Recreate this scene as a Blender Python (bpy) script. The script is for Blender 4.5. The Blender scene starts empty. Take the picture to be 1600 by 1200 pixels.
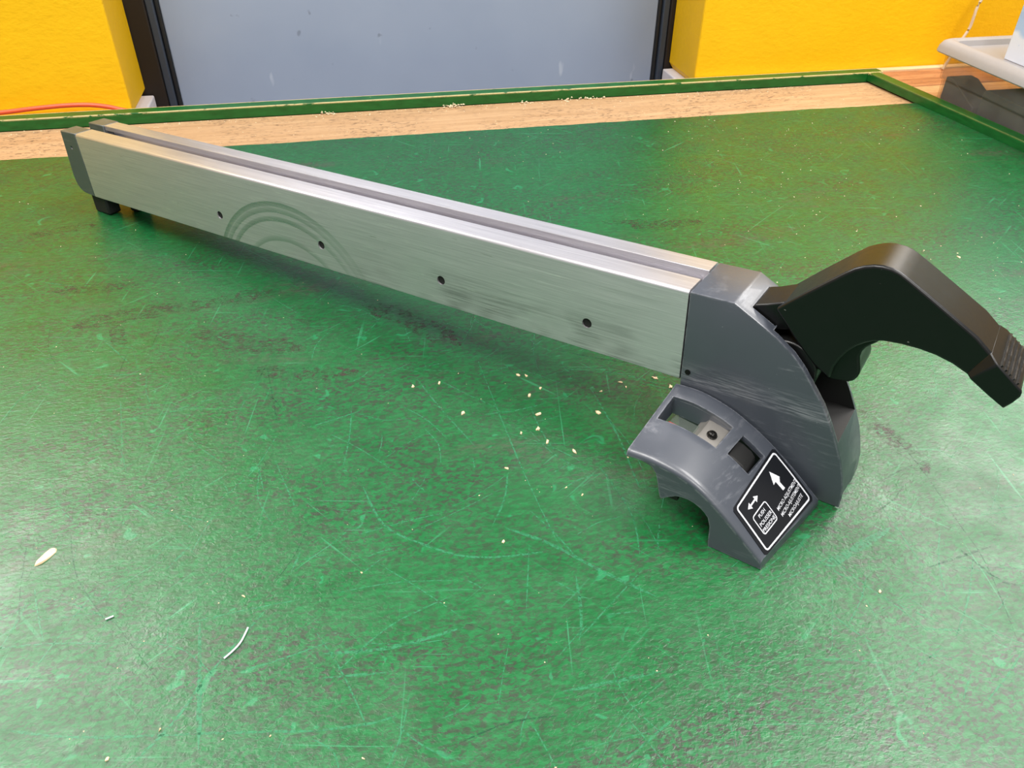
import bpy, bmesh, math, random
import numpy as np
from mathutils import Vector, Matrix
random.seed(7); rng = np.random.default_rng(7)
SC = bpy.context.scene; COL = SC.collection; PI = math.pi

# ------------------------------------------------------------------ camera, world, lamps, exposure
cd = bpy.data.cameras.new('camera'); cam = bpy.data.objects.new('camera', cd); COL.objects.link(cam)
cd.sensor_width = 36.0; cd.lens = 27.97; cd.clip_start = 0.01; cd.clip_end = 50
r_, u_, f_ = Vector((.97899, -.2034, .0093)), Vector((.1156, .5926, .7971)), Vector((.1677, .7794, -.6037))
r_.normalize(); u_ = (u_ - u_.dot(r_) * r_).normalized(); b_ = r_.cross(u_)
cam.matrix_world = Matrix(((r_.x, u_.x, b_.x, 0), (r_.y, u_.y, b_.y, 0), (r_.z, u_.z, b_.z, .363), (0, 0, 0, 1)))
SC.camera = cam
SC.view_settings.view_transform = 'Standard'; SC.view_settings.look = 'None'
SC.view_settings.gamma = 1.0; SC.view_settings.use_curve_mapping = False
SC.view_settings.exposure = 0.46
W = bpy.data.worlds.new('world'); SC.world = W; W.use_nodes = True
W.node_tree.nodes['Background'].inputs[0].default_value = (1.0, .96, .92, 1)
W.node_tree.nodes['Background'].inputs[1].default_value = 0.22

def lamp(name, loc, sx, sy, power, target=None, col=(1, .97, .93)):
    l = bpy.data.lights.new(name, 'AREA'); l.shape = 'RECTANGLE'; l.size = sx; l.size_y = sy; l.energy = power; l.color = col
    o = bpy.data.objects.new(name, l); COL.objects.link(o); o.location = loc
    if target is not None:
        o.rotation_euler = (Vector(target) - Vector(loc)).to_track_quat('-Z', 'Y').to_euler()
    return o
lamp('ceiling_or_fill_lamp', (2.5, 1.95, 1.95), 1.3, 1.5, 60)
lamp('ceiling_or_fill_lamp', (-1.45, 2.2, 1.95), 1.2, 1.5, 62)
lamp('ceiling_or_fill_lamp', (1.3, .25, 2.1), .7, 1.3, 46)  # unseen overhead lamp, added so the far part of the bench is lit
lamp('ceiling_or_fill_lamp', (-.8, .2, 2.1), .7, 1.3, 40)  # its unseen partner on the left, added for the far bench too

lamp('ceiling_or_fill_lamp', (.1, -1.5, 2.1), .7, 1.3, 34)  # unseen fill behind the camera, added to brighten the bar's front face

# ------------------------------------------------------------------ material helpers
class NT:
    def __init__(s, name):
        s.m = bpy.data.materials.new(name); s.m.use_nodes = True; s.t = s.m.node_tree; s.n = s.t.nodes
        s.b = s.n['Principled BSDF']; s.out = s.n['Material Output']
    def add(s, ty, **kw):
        n = s.n.new(ty)
        for k, v in kw.items(): setattr(n, k, v)
        return n
    def link(s, a, b): s.t.links.new(a, b)
    def setin(s, sock, v):
        if isinstance(v, bpy.types.NodeSocket): s.link(v, sock)
        else: sock.default_value = v
    def math(s, op, a, b=0.0, c=None, clamp=False):
        n = s.add('ShaderNodeMath', operation=op, use_clamp=clamp)
        s.setin(n.inputs[0], a); s.setin(n.inputs[1], b)
        if c is not None: s.setin(n.inputs[2], c)
        return n.outputs[0]
    def coords(s, kind='Object'): return s.add('ShaderNodeTexCoord').outputs[kind]
    def mapping(s, vec, sc=(1, 1, 1), loc=(0, 0, 0), rot=(0, 0, 0)):
        n = s.add('ShaderNodeMapping'); s.link(vec, n.inputs[0])
        n.inputs['Scale'].default_value = sc; n.inputs['Location'].default_value = loc; n.inputs['Rotation'].default_value = rot
        return n.outputs[0]
    def noise(s, vec, scale, detail=3, rough=.55, dist=0.0):
        n = s.add('ShaderNodeTexNoise'); s.link(vec, n.inputs['Vector'])
        n.inputs['Scale'].default_value = scale; n.inputs['Detail'].default_value = detail
        n.inputs['Roughness'].default_value = rough; n.inputs['Distortion'].default_value = dist
        return n.outputs['Fac']
    def ramp(s, fac, stops, interp='LINEAR'):
        n = s.add('ShaderNodeValToRGB'); s.link(fac, n.inputs[0]); cr = n.color_ramp; cr.interpolation = interp
        while len(cr.elements) < len(stops): cr.elements.new(.5)
        for e, (p, c) in zip(cr.elements, stops):
            e.position = p; e.color = (c, c, c, 1) if not isinstance(c, tuple) else (*c, 1)
        return n.outputs[0]
    def mix(s, fac, a, b, blend='MIX'):
        n = s.add('ShaderNodeMix', data_type='RGBA', blend_type=blend)
        s.setin(n.inputs[0], fac)
        for i, v in ((6, a), (7, b)):
            if isinstance(v, tuple): v = (*v, 1) if len(v) == 3 else v
            s.setin(n.inputs[i], v)
        return n.outputs[2]
    def bump(s, h, strength=.3, dist=.001, prev=None):
        n = s.add('ShaderNodeBump'); n.inputs['Strength'].default_value = strength; n.inputs['Distance'].default_value = dist
        s.link(h, n.inputs['Height'])
        if prev is not None: s.link(prev, n.inputs['Normal'])
        return n.outputs[0]
    def edge(s, radius=.002):
        bv = s.add('ShaderNodeBevel'); bv.samples = 4; bv.inputs[0].default_value = radius
        g = s.add('ShaderNodeNewGeometry')
        d = s.add('ShaderNodeVectorMath', operation='DOT_PRODUCT'); s.link(bv.outputs[0], d.inputs[0]); s.link(g.outputs['Normal'], d.inputs[1])
        return s.math('SUBTRACT', 1.0, d.outputs['Value'])
    def fin(s, base=None, rough=None, metal=None, normal=None, spec=None, coat=None):
        for k, v in (('Base Color', base), ('Roughness', rough), ('Metallic', metal), ('Normal', normal), ('Specular IOR Level', spec), ('Coat Weight', coat)):
            if v is None: continue
            if isinstance(v, tuple): v = (*v, 1)
            s.setin(s.b.inputs[k], v)
        return s.m

def srgb(r, g, b):
    f = lambda c: (c / 255) / 12.92 if c / 255 <= .04045 else ((c / 255 + .055) / 1.055) ** 2.4
    return (f(r), f(g), f(b))

def plain(name, col, rough=.5, metal=0.0, bump=0.0, bscale=300, spec=None):
    t = NT(name); c = t.coords()
    n = t.noise(c, bscale, 3)
    base = t.mix(t.math('MULTIPLY', n, .25), col, tuple(x * .7 for x in col))
    t.fin(base, rough, metal, t.bump(n, bump, .0006) if bump else None, spec)
    return t.m

# --- green bench paint
def mat_green_board():
    t = NT('green_bench_paint'); c = t.coords()
    fine = t.noise(t.mapping(c, (1, 1.6, 1), rot=(0, 0, .15)), 230, 4, .7, .6)
    fine2 = t.noise(t.mapping(c, (1, 2.6, 1), rot=(0, 0, .35)), 120, 4, .65, .8)
    big = t.noise(t.mapping(c, (1, 2.2, 1), rot=(0, 0, .12)), 6.5, 4, .6)
    base = t.mix(t.ramp(fine2, [(.35, 0.0), (.65, 1.0)]), (.0024, .077, .0165), (.0050, .138, .034))
    # grime rubbed into the paint: brown-violet flecks where the coarse noise is high
    mask = t.ramp(big, [(.40, 0.0), (.62, 1.0)])
    fl = t.math('MULTIPLY', t.ramp(fine, [(.47, 0.0), (.58, 1.0)]), t.math('MULTIPLY_ADD', mask, .60, .38))
    base = t.mix(fl, base, (.026, .034, .022))
    wide = t.ramp(t.noise(t.mapping(c, (1.2, 6, 1), loc=(.3, .1, 0), rot=(0, 0, .22)), 5.0, 5, .62, .3), [(.58, 0.0), (.70, 1.0)])
    fl2 = t.math('MULTIPLY', wide, t.ramp(fine2, [(.42, 0.0), (.60, .75)]))
    base = t.mix(fl2, base, (.060, .042, .036))
    # fresh pale green hairlines
    hs = None
    for ang, sx, off in ((.2, 1500, 0.0), (.9, 1300, 3.0), (1.75, 1400, 7.0), (2.5, 1200, 11.0)):
        wob = t.mapping(t.mapping(c, rot=(0, 0, ang)), (9, sx * .22, 1), loc=(off, off, 0))
        n = t.noise(wob, 1.0, 2, .5, .35)
        h = t.ramp(n, [(.69, 0.0), (.73, 1.0)])
        hs = h if hs is None else t.math('MAXIMUM', hs, h)
    hs = t.math('MULTIPLY', hs, t.ramp(t.noise(c, 14, 2), [(.42, 0.08), (.60, .55)]))
    base = t.mix(hs, base, (.030, .26, .115))
    # small dabs of brighter paint
    dab = t.ramp(t.noise(c, 60, 2, .4, 1.2), [(.70, 0.0), (.74, .45)])
    base = t.mix(dab, base, (.012, .26, .10))
    hgt = t.math('ADD', t.noise(t.mapping(c, (1, 1.5, 1), rot=(0, 0, .5)), 260, 3, .6, .7), t.math('MULTIPLY', t.noise(c, 90, 3), .9))
    nrm = t.bump(hgt, .30, .0010)
    rough = t.ramp(t.noise(c, 35, 4), [(.3, .30), (.7, .44)])
    return t.fin(base, rough, 0.0, nrm, .62)

def mat_scratch(name, col, dens):
    t = NT(name); c = t.coords()
    n = t.noise(c, 420, 3, .7)
    a = t.ramp(n, [(dens - .08, 0.0), (dens + .08, .62)])
    t.fin(col, .35); t.link(a, t.b.inputs['Alpha'])
    return t.m

def mat_smear():
    t = NT('brown_rubbed_smear'); c = t.coords()
    n = t.noise(t.mapping(c, (1, 1.8, 1), rot=(0, 0, .15)), 230, 4, .7, .6); n2 = t.noise(c, 70, 3)
    t.fin((.050, .034, .030), .4)
    t.link(t.math('MULTIPLY', t.ramp(n, [(.47, 0.0), (.60, .85)]), t.ramp(n2, [(.38, 0.0), (.60, 1.0)])), t.b.inputs['Alpha'])
    return t.m

def mat_trim():
    t = NT('green_rail_paint'); c = t.coords()
    n = t.noise(t.mapping(c, (1, 1, 3)), 60, 4)
    base = t.mix(t.ramp(n, [(.3, 0.0), (.7, 1.0)]), (.002, .080, .010), (.006, .125, .020))
    e = t.edge(.0030)
    sep = t.add('ShaderNodeSeparateXYZ'); t.link(c, sep.inputs[0]); up = t.math('MULTIPLY', t.math('GREATER_THAN', sep.outputs[2], .9085), t.math('MULTIPLY_ADD', t.math('GREATER_THAN', sep.outputs[1], .615), .85, .15))
    wear = t.math('MULTIPLY', t.ramp(e, [(.004, 0.0), (.03, 1.0)]), t.ramp(t.noise(t.mapping(c, (1, 1, 2)), 60, 4, .65), [(.36, 0.0), (.44, 1.0)]))
    chip = t.ramp(t.noise(c, 75, 3, .6, .4), [(.735, 0.0), (.75, 1.0)])
    w = t.math('MAXIMUM', t.math('MULTIPLY', wear, up), chip)
    base = t.mix(w, base, srgb(232, 205, 150))
    return t.fin(base, .38, 0.0, t.bump(n, .25, .0008))

def mat_wood(name, a, b, c3, sx=1.0, grime=.5):
    t = NT(name); c = t.coords()
    g = t.noise(t.mapping(c, (2.2 * sx, 26, 26)), 4.0, 5, .6, .5)
    base = t.ramp(g, [(.28, a), (.52, b), (.75, c3)])
    d = t.ramp(t.noise(t.mapping(c, (1, 2.4, 1)), 120, 4, .65), [(.54, 0.0), (.62, grime)])
    d2 = t.math('MULTIPLY', d, t.ramp(t.noise(c, 9, 3), [(.40, .2), (.58, 1.0)]))
    base = t.mix(d2, base, (.16, .095, .055))
    return t.fin(base, .75, 0.0, t.bump(g, .25, .0006), .3)

def mat_wall():
    t = NT('yellow_wall_paint'); c = t.coords()
    n = t.noise(t.mapping(c, (1, 1, 1.5)), 130, 4, .55); n2 = t.noise(c, 30, 3)
    base = t.mix(n2, (.86, .49, .001), (.92, .54, .002))
    return t.fin(base, .52, 0.0, t.bump(t.math('ADD', n, n2), .28, .002), .4)

def mat_panel():
    t = NT('grey_door_paint'); c = t.coords()
    base = t.mix(t.noise(c, 6, 3), srgb(138, 152, 178), srgb(156, 169, 192))
    drip = t.ramp(t.noise(t.mapping(c, (1, 1, .28)), 62, 2, .4), [(.735, 0.0), (.80, .55)])
    base = t.mix(drip, base, srgb(190, 200, 215))
    spot = t.ramp(t.noise(c, 48, 2, .4), [(.74, 0.0), (.78, .5)])
    base = t.mix(spot, base, srgb(95, 105, 120))
    return t.fin(base, .45, 0.0, t.bump(t.noise(c, 8, 3), .1, .002))

# --- fence materials (object space = the fence's own axes, along / across / up)
def mat_alu():
    t = NT('brushed_aluminium'); c = t.coords()
    br = t.noise(t.mapping(c, (14, 900, 900)), 1.0, 4, .7)
    br2 = t.noise(t.mapping(c, (34, 420, 420), loc=(3, 1, 2)), 1.0, 5, .75)
    base = t.ramp(br, [(.3, (.56, .545, .585)), (.7, (.75, .73, .77))])
    sep = t.add('ShaderNodeSeparateXYZ'); t.link(c, sep.inputs[0])
    X, Y, Z = sep.outputs
    # rub marks left by a spinning blade: rings about a point below the bar
    dx = t.math('SUBTRACT', X, RUB[0]); dz = t.math('SUBTRACT', Z, RUB[1])
    rr = t.math('SQRT', t.math('ADD', t.math('MULTIPLY', dx, dx), t.math('MULTIPLY', dz, dz)))
    nz = t.math('MULTIPLY_ADD', t.noise(c, 60, 3),   .0008, -.0004)
    rr = t.math('ADD', rr, nz)
    k = 1 / .12
    ring = t.ramp(t.math('MULTIPLY', rr, k), [(.50 * 1, 0.0), (.555, 0.0), (.56, .75), (.59, .3), (.60, 0.0), (.70, 0.0), (.705, .9), (.735, .5), (.742, 0.0), (.765, 0.0), (.77, .8), (.80, .4), (.808, 0.0), (.8115, .55), (.845, .95), (.848, 0.0)][:32])
    face = t.ramp(Y, [(0.0, 0.0), (1.0, 1.0)])
    front = t.math('LESS_THAN', Y, FRONTY)
    fade = t.ramp(t.math('MULTIPLY_ADD', dx, 5.0, .5), [(.0, 1.0), (.55, 1.0), (.86, .25), (1.0, .1)])
    rub = t.math('MULTIPLY', t.math('MULTIPLY', ring, front), fade)
    base = t.mix(t.math('MULTIPLY', rub, .80), base, (.25, .35, .29))
    inner = t.math('MULTIPLY', t.math('LESS_THAN', rr, .1005), front)
    # dark scuffs dragged along the lower front edge
    low = t.ramp(t.math('MULTIPLY_ADD', Z, 12.0, LOWZ), [(.0, 1.0), (.40, .0)])
    sc = t.math('MULTIPLY', t.ramp(t.noise(t.mapping(c, (11, 700, 700), rot=(0, .03, 0)), 1.0, 4, .7), [(.43, 0.0), (.52, 1.0)]), t.math('MULTIPLY', low, t.ramp(t.noise(t.mapping(c, (16, 1, 30)), 1.0, 2), [(.45, 0.0), (.58, .8)])))
    sc = t.math('MULTIPLY', sc, t.ramp(t.math('MULTIPLY_ADD', X, 4.0, 1.4), [(.0, .05), (.35, 1.0)]))
    base = t.mix(sc, base, (.12, .13, .13))
    bright = t.ramp(br2, [(.58, 0.0), (.72, .55)])
    base = t.mix(bright, base, (.86, .87, .86))
    drk = t.ramp(t.noise(t.mapping(c, (45, 330, 330), loc=(8, 2, 4)), 1.0, 3, .6), [(.70, 0.0), (.76, .45)])
    base = t.mix(drk, base, (.26, .29, .27))
    rough = t.math('MULTIPLY_ADD', br, .14, .27)
    rough = t.math('SUBTRACT', rough, t.math('MULTIPLY', rub, .08))
    # brushing runs along the bar, so reflections smear across it
    ax = t.add('ShaderNodeVectorTransform', vector_type='VECTOR', convert_from='OBJECT', convert_to='WORLD'); ax.inputs[0].default_value = (1, 0, 0)
    g = t.add('ShaderNodeNewGeometry'); cx = t.add('ShaderNodeVectorMath', operation='CROSS_PRODUCT')
    t.link(g.outputs['Normal'], cx.inputs[0]); t.link(ax.outputs[0], cx.inputs[1]); t.link(cx.outputs[0], t.b.inputs['Tangent'])
    t.b.inputs['Anisotropic'].default_value = .8
    return t.fin(base, rough, .80, t.bump(br, .16, .0003))

def mat_cast(name, col, wearcol, foldwear=True):
    t = NT(name); c = t.coords()
    base = t.mix(t.noise(c, 40, 3), col, tuple(x * .82 for x in col))
    e = t.edge(.0016)
    n = t.noise(c, 160, 4, .7)
    wear = t.math('MULTIPLY', t.ramp(e, [(.03, 0.0), (.14, 1.0)]), t.ramp(n, [(.40, 0.0), (.56, .8)]))
    rubs = t.math('MULTIPLY', t.ramp(t.noise(t.mapping(c, (60, 60, 500)), 1.0, 4, .7), [(.52, 0.0), (.66, .40)]), t.ramp(t.noise(t.mapping(c, (18, 18, 40), loc=(2.2, 0, 5.1)), 1.0, 2), [(.50, 0.0), (.66, 1.0)]))
    speck = t.ramp(t.noise(c, 420, 2, .5), [(.76, 0.0), (.79, .6)])
    w = t.math('MAXIMUM', t.math('MAXIMUM', wear, rubs), speck)
    if foldwear:
        sep = t.add('ShaderNodeSeparateXYZ'); t.link(c, sep.inputs[0])
        zz = t.math('MULTIPLY_ADD', sep.outputs[2], 40.0, FOLDK)
        band = t.ramp(zz, [(.02, 0.0), (.12, .9), (.45, .45), (.8, .0)])
        st = t.ramp(t.noise(t.mapping(c, (45, 45, 900), rot=(0, .10, 0)), 1.0, 4, .7), [(.44, 0.0), (.62, .75)])
        w = t.math('MAXIMUM', w, t.math('MULTIPLY', band, st))
    base = t.mix(w, base, wearcol)
    return t.fin(base, t.math('MULTIPLY_ADD', n, .14, .33), 0.0, t.bump(n, .05, .0004), .85, .15)

def mat_black():
    t = NT('black_gloss_plastic'); c = t.coords()
    n = t.noise(c, 190, 4, .7)
    e = t.edge(.0012)
    wear = t.math('MULTIPLY', t.ramp(e, [(.05, 0.0), (.2, .5)]), t.ramp(n, [(.42, 0.0), (.6, .7)]))
    speck = t.ramp(t.noise(c, 330, 2, .5), [(.77, 0.0), (.80, .5)])
    base = t.mix(t.math('MAXIMUM', wear, speck), (.0045, .0048, .0052), (.30, .29, .28))
    return t.fin(base, t.math('MULTIPLY_ADD', n, .14, .27), 0.0, t.bump(n, .06, .0004), .45)

def mat_clear(name, tint, gloss=.12, alpha=.35, rough=.1, scatter=None):
    t = NT(name); n = t.n
    tr = t.add('ShaderNodeBsdfTransparent'); tr.inputs[0].default_value = (*tint, 1)
    di = t.add('ShaderNodeBsdfPrincipled'); di.inputs['Base Color'].default_value = (*(scatter or tint), 1); di.inputs['Roughness'].default_value = rough
    nz = t.noise(t.coords(), 25, 4)
    mx = t.add('ShaderNodeMixShader'); t.link(t.math('MULTIPLY_ADD', nz, .2, alpha - .1), mx.inputs[0])
    t.link(tr.outputs[0], mx.inputs[1]); t.link(di.outputs[0], mx.inputs[2]); t.link(mx.outputs[0], t.out.inputs[0])
    return t.m

def mat_cloudbox():
    t = NT('pale_blue_printed_card'); c = t.coords()
    sep = t.add('ShaderNodeSeparateXYZ'); t.link(c, sep.inputs[0])
    n = t.noise(c, 34, 1, .4)
    z = t.math('ADD', sep.outputs[2], t.math('MULTIPLY_ADD', n, .05, -.025))
    base = t.ramp(t.math('MULTIPLY', z, 5.5), [(.17, srgb(226, 232, 245)), (.19, srgb(172, 200, 236)), (.36, srgb(168, 198, 238)), (.42, srgb(186, 222, 232)), (.6, srgb(170, 226, 216))])
    blob = t.ramp(t.noise(c, 70, 0, .3), [(.68, 0.0), (.70, .8)])
    base = t.mix(blob, base, srgb(165, 192, 232))
    return t.fin(base, .4)

# ------------------------------------------------------------------ mesh helpers
def link(name, me, mat=None, parent=None):
    o = bpy.data.objects.new(name, me); COL.objects.link(o)
    for m in (mat if isinstance(mat, (list, tuple)) else [mat]):
        if m: me.materials.append(m)
    if parent is not None: o.parent = parent
    return o
def smooth(me, ang=32):
    me.shade_smooth(); me.set_sharp_from_angle(angle=math.radians(ang))
def from_py(name, vs, fs, mat=None, parent=None, sm=True, ang=32, recalc=True):
    me = bpy.data.meshes.new(name); me.from_pydata([tuple(v) for v in vs], [], fs)
    if recalc:
        bm = bmesh.new(); bm.from_mesh(me); bmesh.ops.recalc_face_normals(bm, faces=bm.faces); bm.to_mesh(me); bm.free()
    me.update()
    if sm: smooth(me, ang)
    return link(name, me, mat, parent)
def bev(o, w, seg=2, ang=35):
    m = o.modifiers.new('bevel', 'BEVEL'); m.width = w; m.segments = seg; m.limit_method = 'ANGLE'; m.angle_limit = math.radians(ang)
    m.harden_normals = False
    return o
def bake(o):
    dg = bpy.context.evaluated_depsgraph_get(); me = bpy.data.meshes.new_from_object(o.evaluated_get(dg)); old = o.data
    o.modifiers.clear(); o.data = me; me.name = old.name
    return o
def cut(o, cutters):
    for i, c in enumerate(cutters):
        c.parent = o.parent
        m = o.modifiers.new('cut', 'BOOLEAN'); m.object = c; m.operation = 'DIFFERENCE'; m.solver = 'EXACT'
    bpy.context.view_layer.update(); bake(o)
    for c in cutters: bpy.data.objects.remove(c)
    smooth(o.data)
    return o
def box(name, lo, hi, mat=None, parent=None, b=0.0, seg=2):
    x0, y0, z0 = lo; x1, y1, z1 = hi
    vs = [(x0, y0, z0), (x1, y0, z0), (x1, y1, z0), (x0, y1, z0), (x0, y0, z1), (x1, y0, z1), (x1, y1, z1), (x0, y1, z1)]
    fs = [(0, 3, 2, 1), (4, 5, 6, 7), (0, 1, 5, 4), (1, 2, 6, 5), (2, 3, 7, 6), (3, 0, 4, 7)]
    o = from_py(name, vs, fs, mat, parent, sm=bool(b))
    if b: bev(o, b, seg)
    return o
def cr(pts, n=6, closed=False):
    P = [np.array(p, float) for p in pts]; N = len(P); out = []
    rngi = range(N) if closed else range(N - 1)
    for i in rngi:
        if closed: a, b, c, d = P[(i - 1) % N], P[i], P[(i + 1) % N], P[(i + 2) % N]
        else: a, b, c, d = P[max(i - 1, 0)], P[i], P[i + 1], P[min(i + 2, N - 1)]
        for k in range(n):
            t = k / n
            out.append(.5 * ((2 * b) + (-a + c) * t + (2 * a - 5 * b + 4 * c - d) * t * t + (-a + 3 * b - 3 * c + d) * t ** 3))
    if not closed: out.append(P[-1])
    return [tuple(p) for p in out]
def tube(name, pts, rad, mat, parent=None, seg=10, cap=True):
    pts = [Vector(p) for p in pts]; vs = []; fs = []
    up = Vector((0, 0, 1))
    for i, p in enumerate(pts):
        d = (pts[min(i + 1, len(pts) - 1)] - pts[max(i - 1, 0)]).normalized()
        a = d.cross(up if abs(d.z) < .95 else Vector((1, 0, 0))).normalized(); b = a.cross(d)
        for k in range(seg):
            th = 2 * PI * k / seg; vs.append(p + rad * (math.cos(th) * a + math.sin(th) * b))
    for i in range(len(pts) - 1):
        for k in range(seg): fs.append((i * seg + k, i * seg + (k + 1) % seg, (i + 1) * seg + (k + 1) % seg, (i + 1) * seg + k))
    if cap: fs.append(tuple(range(seg))[::-1]); fs.append(tuple((len(pts) - 1) * seg + k for k in range(seg)))
    return from_py(name, vs, fs, mat, parent, ang=50)
def tag(o, label=None, cat=None, group=None, kind=None):
    for k, v in (('label', label), ('category', cat), ('group', group), ('kind', kind)):
        if v: o[k] = v
    return o
def empty(name, loc=(0, 0, 0)):
    o = bpy.data.objects.new(name, None); COL.objects.link(o); o.location = loc; o.empty_display_size = .05
    return o

# fence axes in the room: S along the bar towards the head, V across (front face to back), Wd up
P0 = Vector((.1921, .3852, .1189)); S = Vector((.7057, -.7064, .0543)).normalized(); Vv = Vector((.7082, .7056, -.0237))
Vv = (Vv - Vv.dot(S) * S).normalized(); Wd = S.cross(Vv)
def wt(s, v):                                    # height (fence axes) at which the bench is met
    return -(P0.z + s * S.z + v * Vv.z) / Wd.z + .0002
BASE = Vector((.06, .02, wt(.06, .02)))
def L(s, v, w): return Vector((s, v, w)) - BASE
RUB = (-.357 - BASE.x, -.1165 - BASE.z); FRONTY = .0006 - BASE.y; LOWZ = 12 * (BASE.z + .064); FOLDK = 40 * (BASE.z + .066)

M_board = mat_green_board(); M_trim = mat_trim(); M_wall = mat_wall(); M_panel = mat_panel(); M_alu = mat_alu()
M_ply = mat_wood('bare_plywood', srgb(172, 136, 98), srgb(186, 150, 112), srgb(196, 162, 124), grime=.85)
M_plank = mat_wood('brown_plank', srgb(150, 98, 60), srgb(186, 128, 84), srgb(205, 150, 102), grime=.3)
M_plank2 = mat_wood('pale_plank', srgb(190, 140, 92), srgb(212, 166, 118), srgb(226, 186, 140), grime=.3)
M_batten = mat_wood('pale_batten', srgb(205, 168, 122), srgb(220, 186, 142), srgb(230, 200, 160), grime=.1)
M_cast = mat_cast('slate_grey_enamel', srgb(68, 73, 83), srgb(140, 143, 150))
M_cap = mat_cast('dark_grey_plastic', srgb(74, 80, 78), srgb(120, 122, 118), False)
M_black = mat_black()
M_rubber = plain('black_rubber', (.008, .008, .008), .6, bump=.1)
M_holeshade = plain('hole_shade_black', (.004, .004, .004), .8)  # near-black colour standing for the shade inside the bar's holes
M_steel = plain('worn_zinc', (.55, .52, .48), .38, .85, .15, 200)
M_screw = plain('black_oxide_screw', (.015, .014, .013), .25, .6)
M_clear = mat_clear('clear_acrylic', (.80, .84, .82), alpha=.13, rough=.3, scatter=(.30, .34, .31))
M_red = plain('red_hairline_paint', (.35, .03, .02), .5)
M_label = plain('black_sticker_film', (.008, .009, .012), .30, bscale=90)
M_print = plain('white_sticker_print', (.80, .82, .88), .45)
M_trimdark = plain('dark_brown_frame', (.012, .006, .003), .6)
M_alugrey = plain('grey_frame_metal', srgb(62, 70, 84), .45, .2)
M_seal = plain('black_door_gasket', (.010, .011, .014), .5)
M_white = plain('white_plaster', srgb(222, 216, 220), .8, bump=.3, bscale=200)
M_floor = plain('grey_concrete', srgb(120, 116, 110), .7, bump=.2, bscale=60)
M_orange = plain('orange_red_cord_rubber', srgb(238, 96, 58), .42)
M_wcable = plain('white_cable_vinyl', srgb(226, 206, 184), .6)
M_lid = plain('pale_grey_lid_plastic', srgb(178, 174, 178), .42, bump=.05)
M_tub = mat_clear('translucent_tub_plastic', (.93, .89, .82), alpha=.11, rough=.25, scatter=(.52, .52, .54))
M_dark1 = plain('charcoal_case', srgb(48, 47, 52), .6, bump=.1)
M_dark2 = plain('dark_green_grey_case', srgb(36, 42, 42), .6, bump=.1)
M_card = mat_cloudbox()
M_chip = mat_wood('raw_wood_chip', srgb(222, 190, 150), srgb(236, 208, 172), srgb(244, 220, 188), 12, .1)
M_wire = plain('white_wire_sleeve', srgb(225, 225, 232), .35)
M_dust = plain('pale_sawdust', srgb(225, 205, 170), .8)

# ------------------------------------------------------------------ the room
WY = 1.18; JD = .11; WTOP = .74; LX, RX = -.2838, .5365
def struct(o, label=None):
    o['kind'] = 'structure'
    return o
def wall_piece(name, x0, x1, jamb_x, lowcut):
    # slab with a chamfered lower corner beside the doorway (a cut-off bit of cladding)
    e = jamb_x; sgn = 1 if e == x1 else -1
    z0 = -.9; far = x0 if e == x1 else x1
    poly = [(far, z0), (e - sgn * .0, z0), (e, WTOP), (far, WTOP)]
    poly = [(far, z0), (e - sgn * .018, z0), (e - sgn * .018, -.030), (e, -.004), (e, WTOP), (far, WTOP)]
    vs = [(x, WY, z) for x, z in poly] + [(x, WY + JD, z) for x, z in poly]; n = len(poly)
    fs = [tuple(range(n)), tuple(range(n, 2 * n))[::-1]] + [(i, (i + 1) % n, n + (i + 1) % n, n + i) for i in range(n)]
    o = from_py(name, vs, fs, M_wall, sm=False); bev(o, .003, 2)
    return struct(o)
wall_piece('wall_left', -3.2, LX, LX, True)
wall_piece('wall_right', RX, 3.2, RX, True)
struct(box('trim_1', (LX - .019, WY + .02, -.9), (LX + .010, WY + JD - .002, -.0145), M_white, b=.002))
struct(box('trim_2', (RX - .010, WY + .02, -.9), (RX + .019, WY + JD - .002, -.0145), M_white, b=.002))
dr = empty('door_1', (0.13, WY + JD, -.9)); dr['kind'] = 'structure'
def dbox(name, x0, x1, y0, y1, z0, z1, mat, b=.002):
    return box(name, (x0 - .13, y0 - WY - JD, z0 + .9), (x1 - .13, y1 - WY - JD, z1 + .9), mat, dr, b)
for sgn, x in ((1, LX + .0005), (-1, RX + .020)):
    def d(name, a, b, y0, y1, mat):
        xs = sorted((x + sgn * a, x + sgn * b)); dbox(name, xs[0], xs[1], y0, y1, -.9, WTOP, mat)
    d('door_frame', -.02, .0265, WY + JD + .001, WY + JD + .05, M_trimdark)
    d('frame_strip', .0267, .0375, WY + JD + .004, WY + JD + .05, M_alugrey)
    d('gasket', .0377, .0440, WY + JD + .010, WY + JD + .05, M_seal)
dbox('door_panel', LX + .0447, RX + .020 - .0442, WY + JD + .012, WY + JD + .045, -.9, WTOP, M_panel)
struct(box('floor', (-3.2, -2.5, -.95), (3.2, 1.6, -.9), M_floor))

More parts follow.
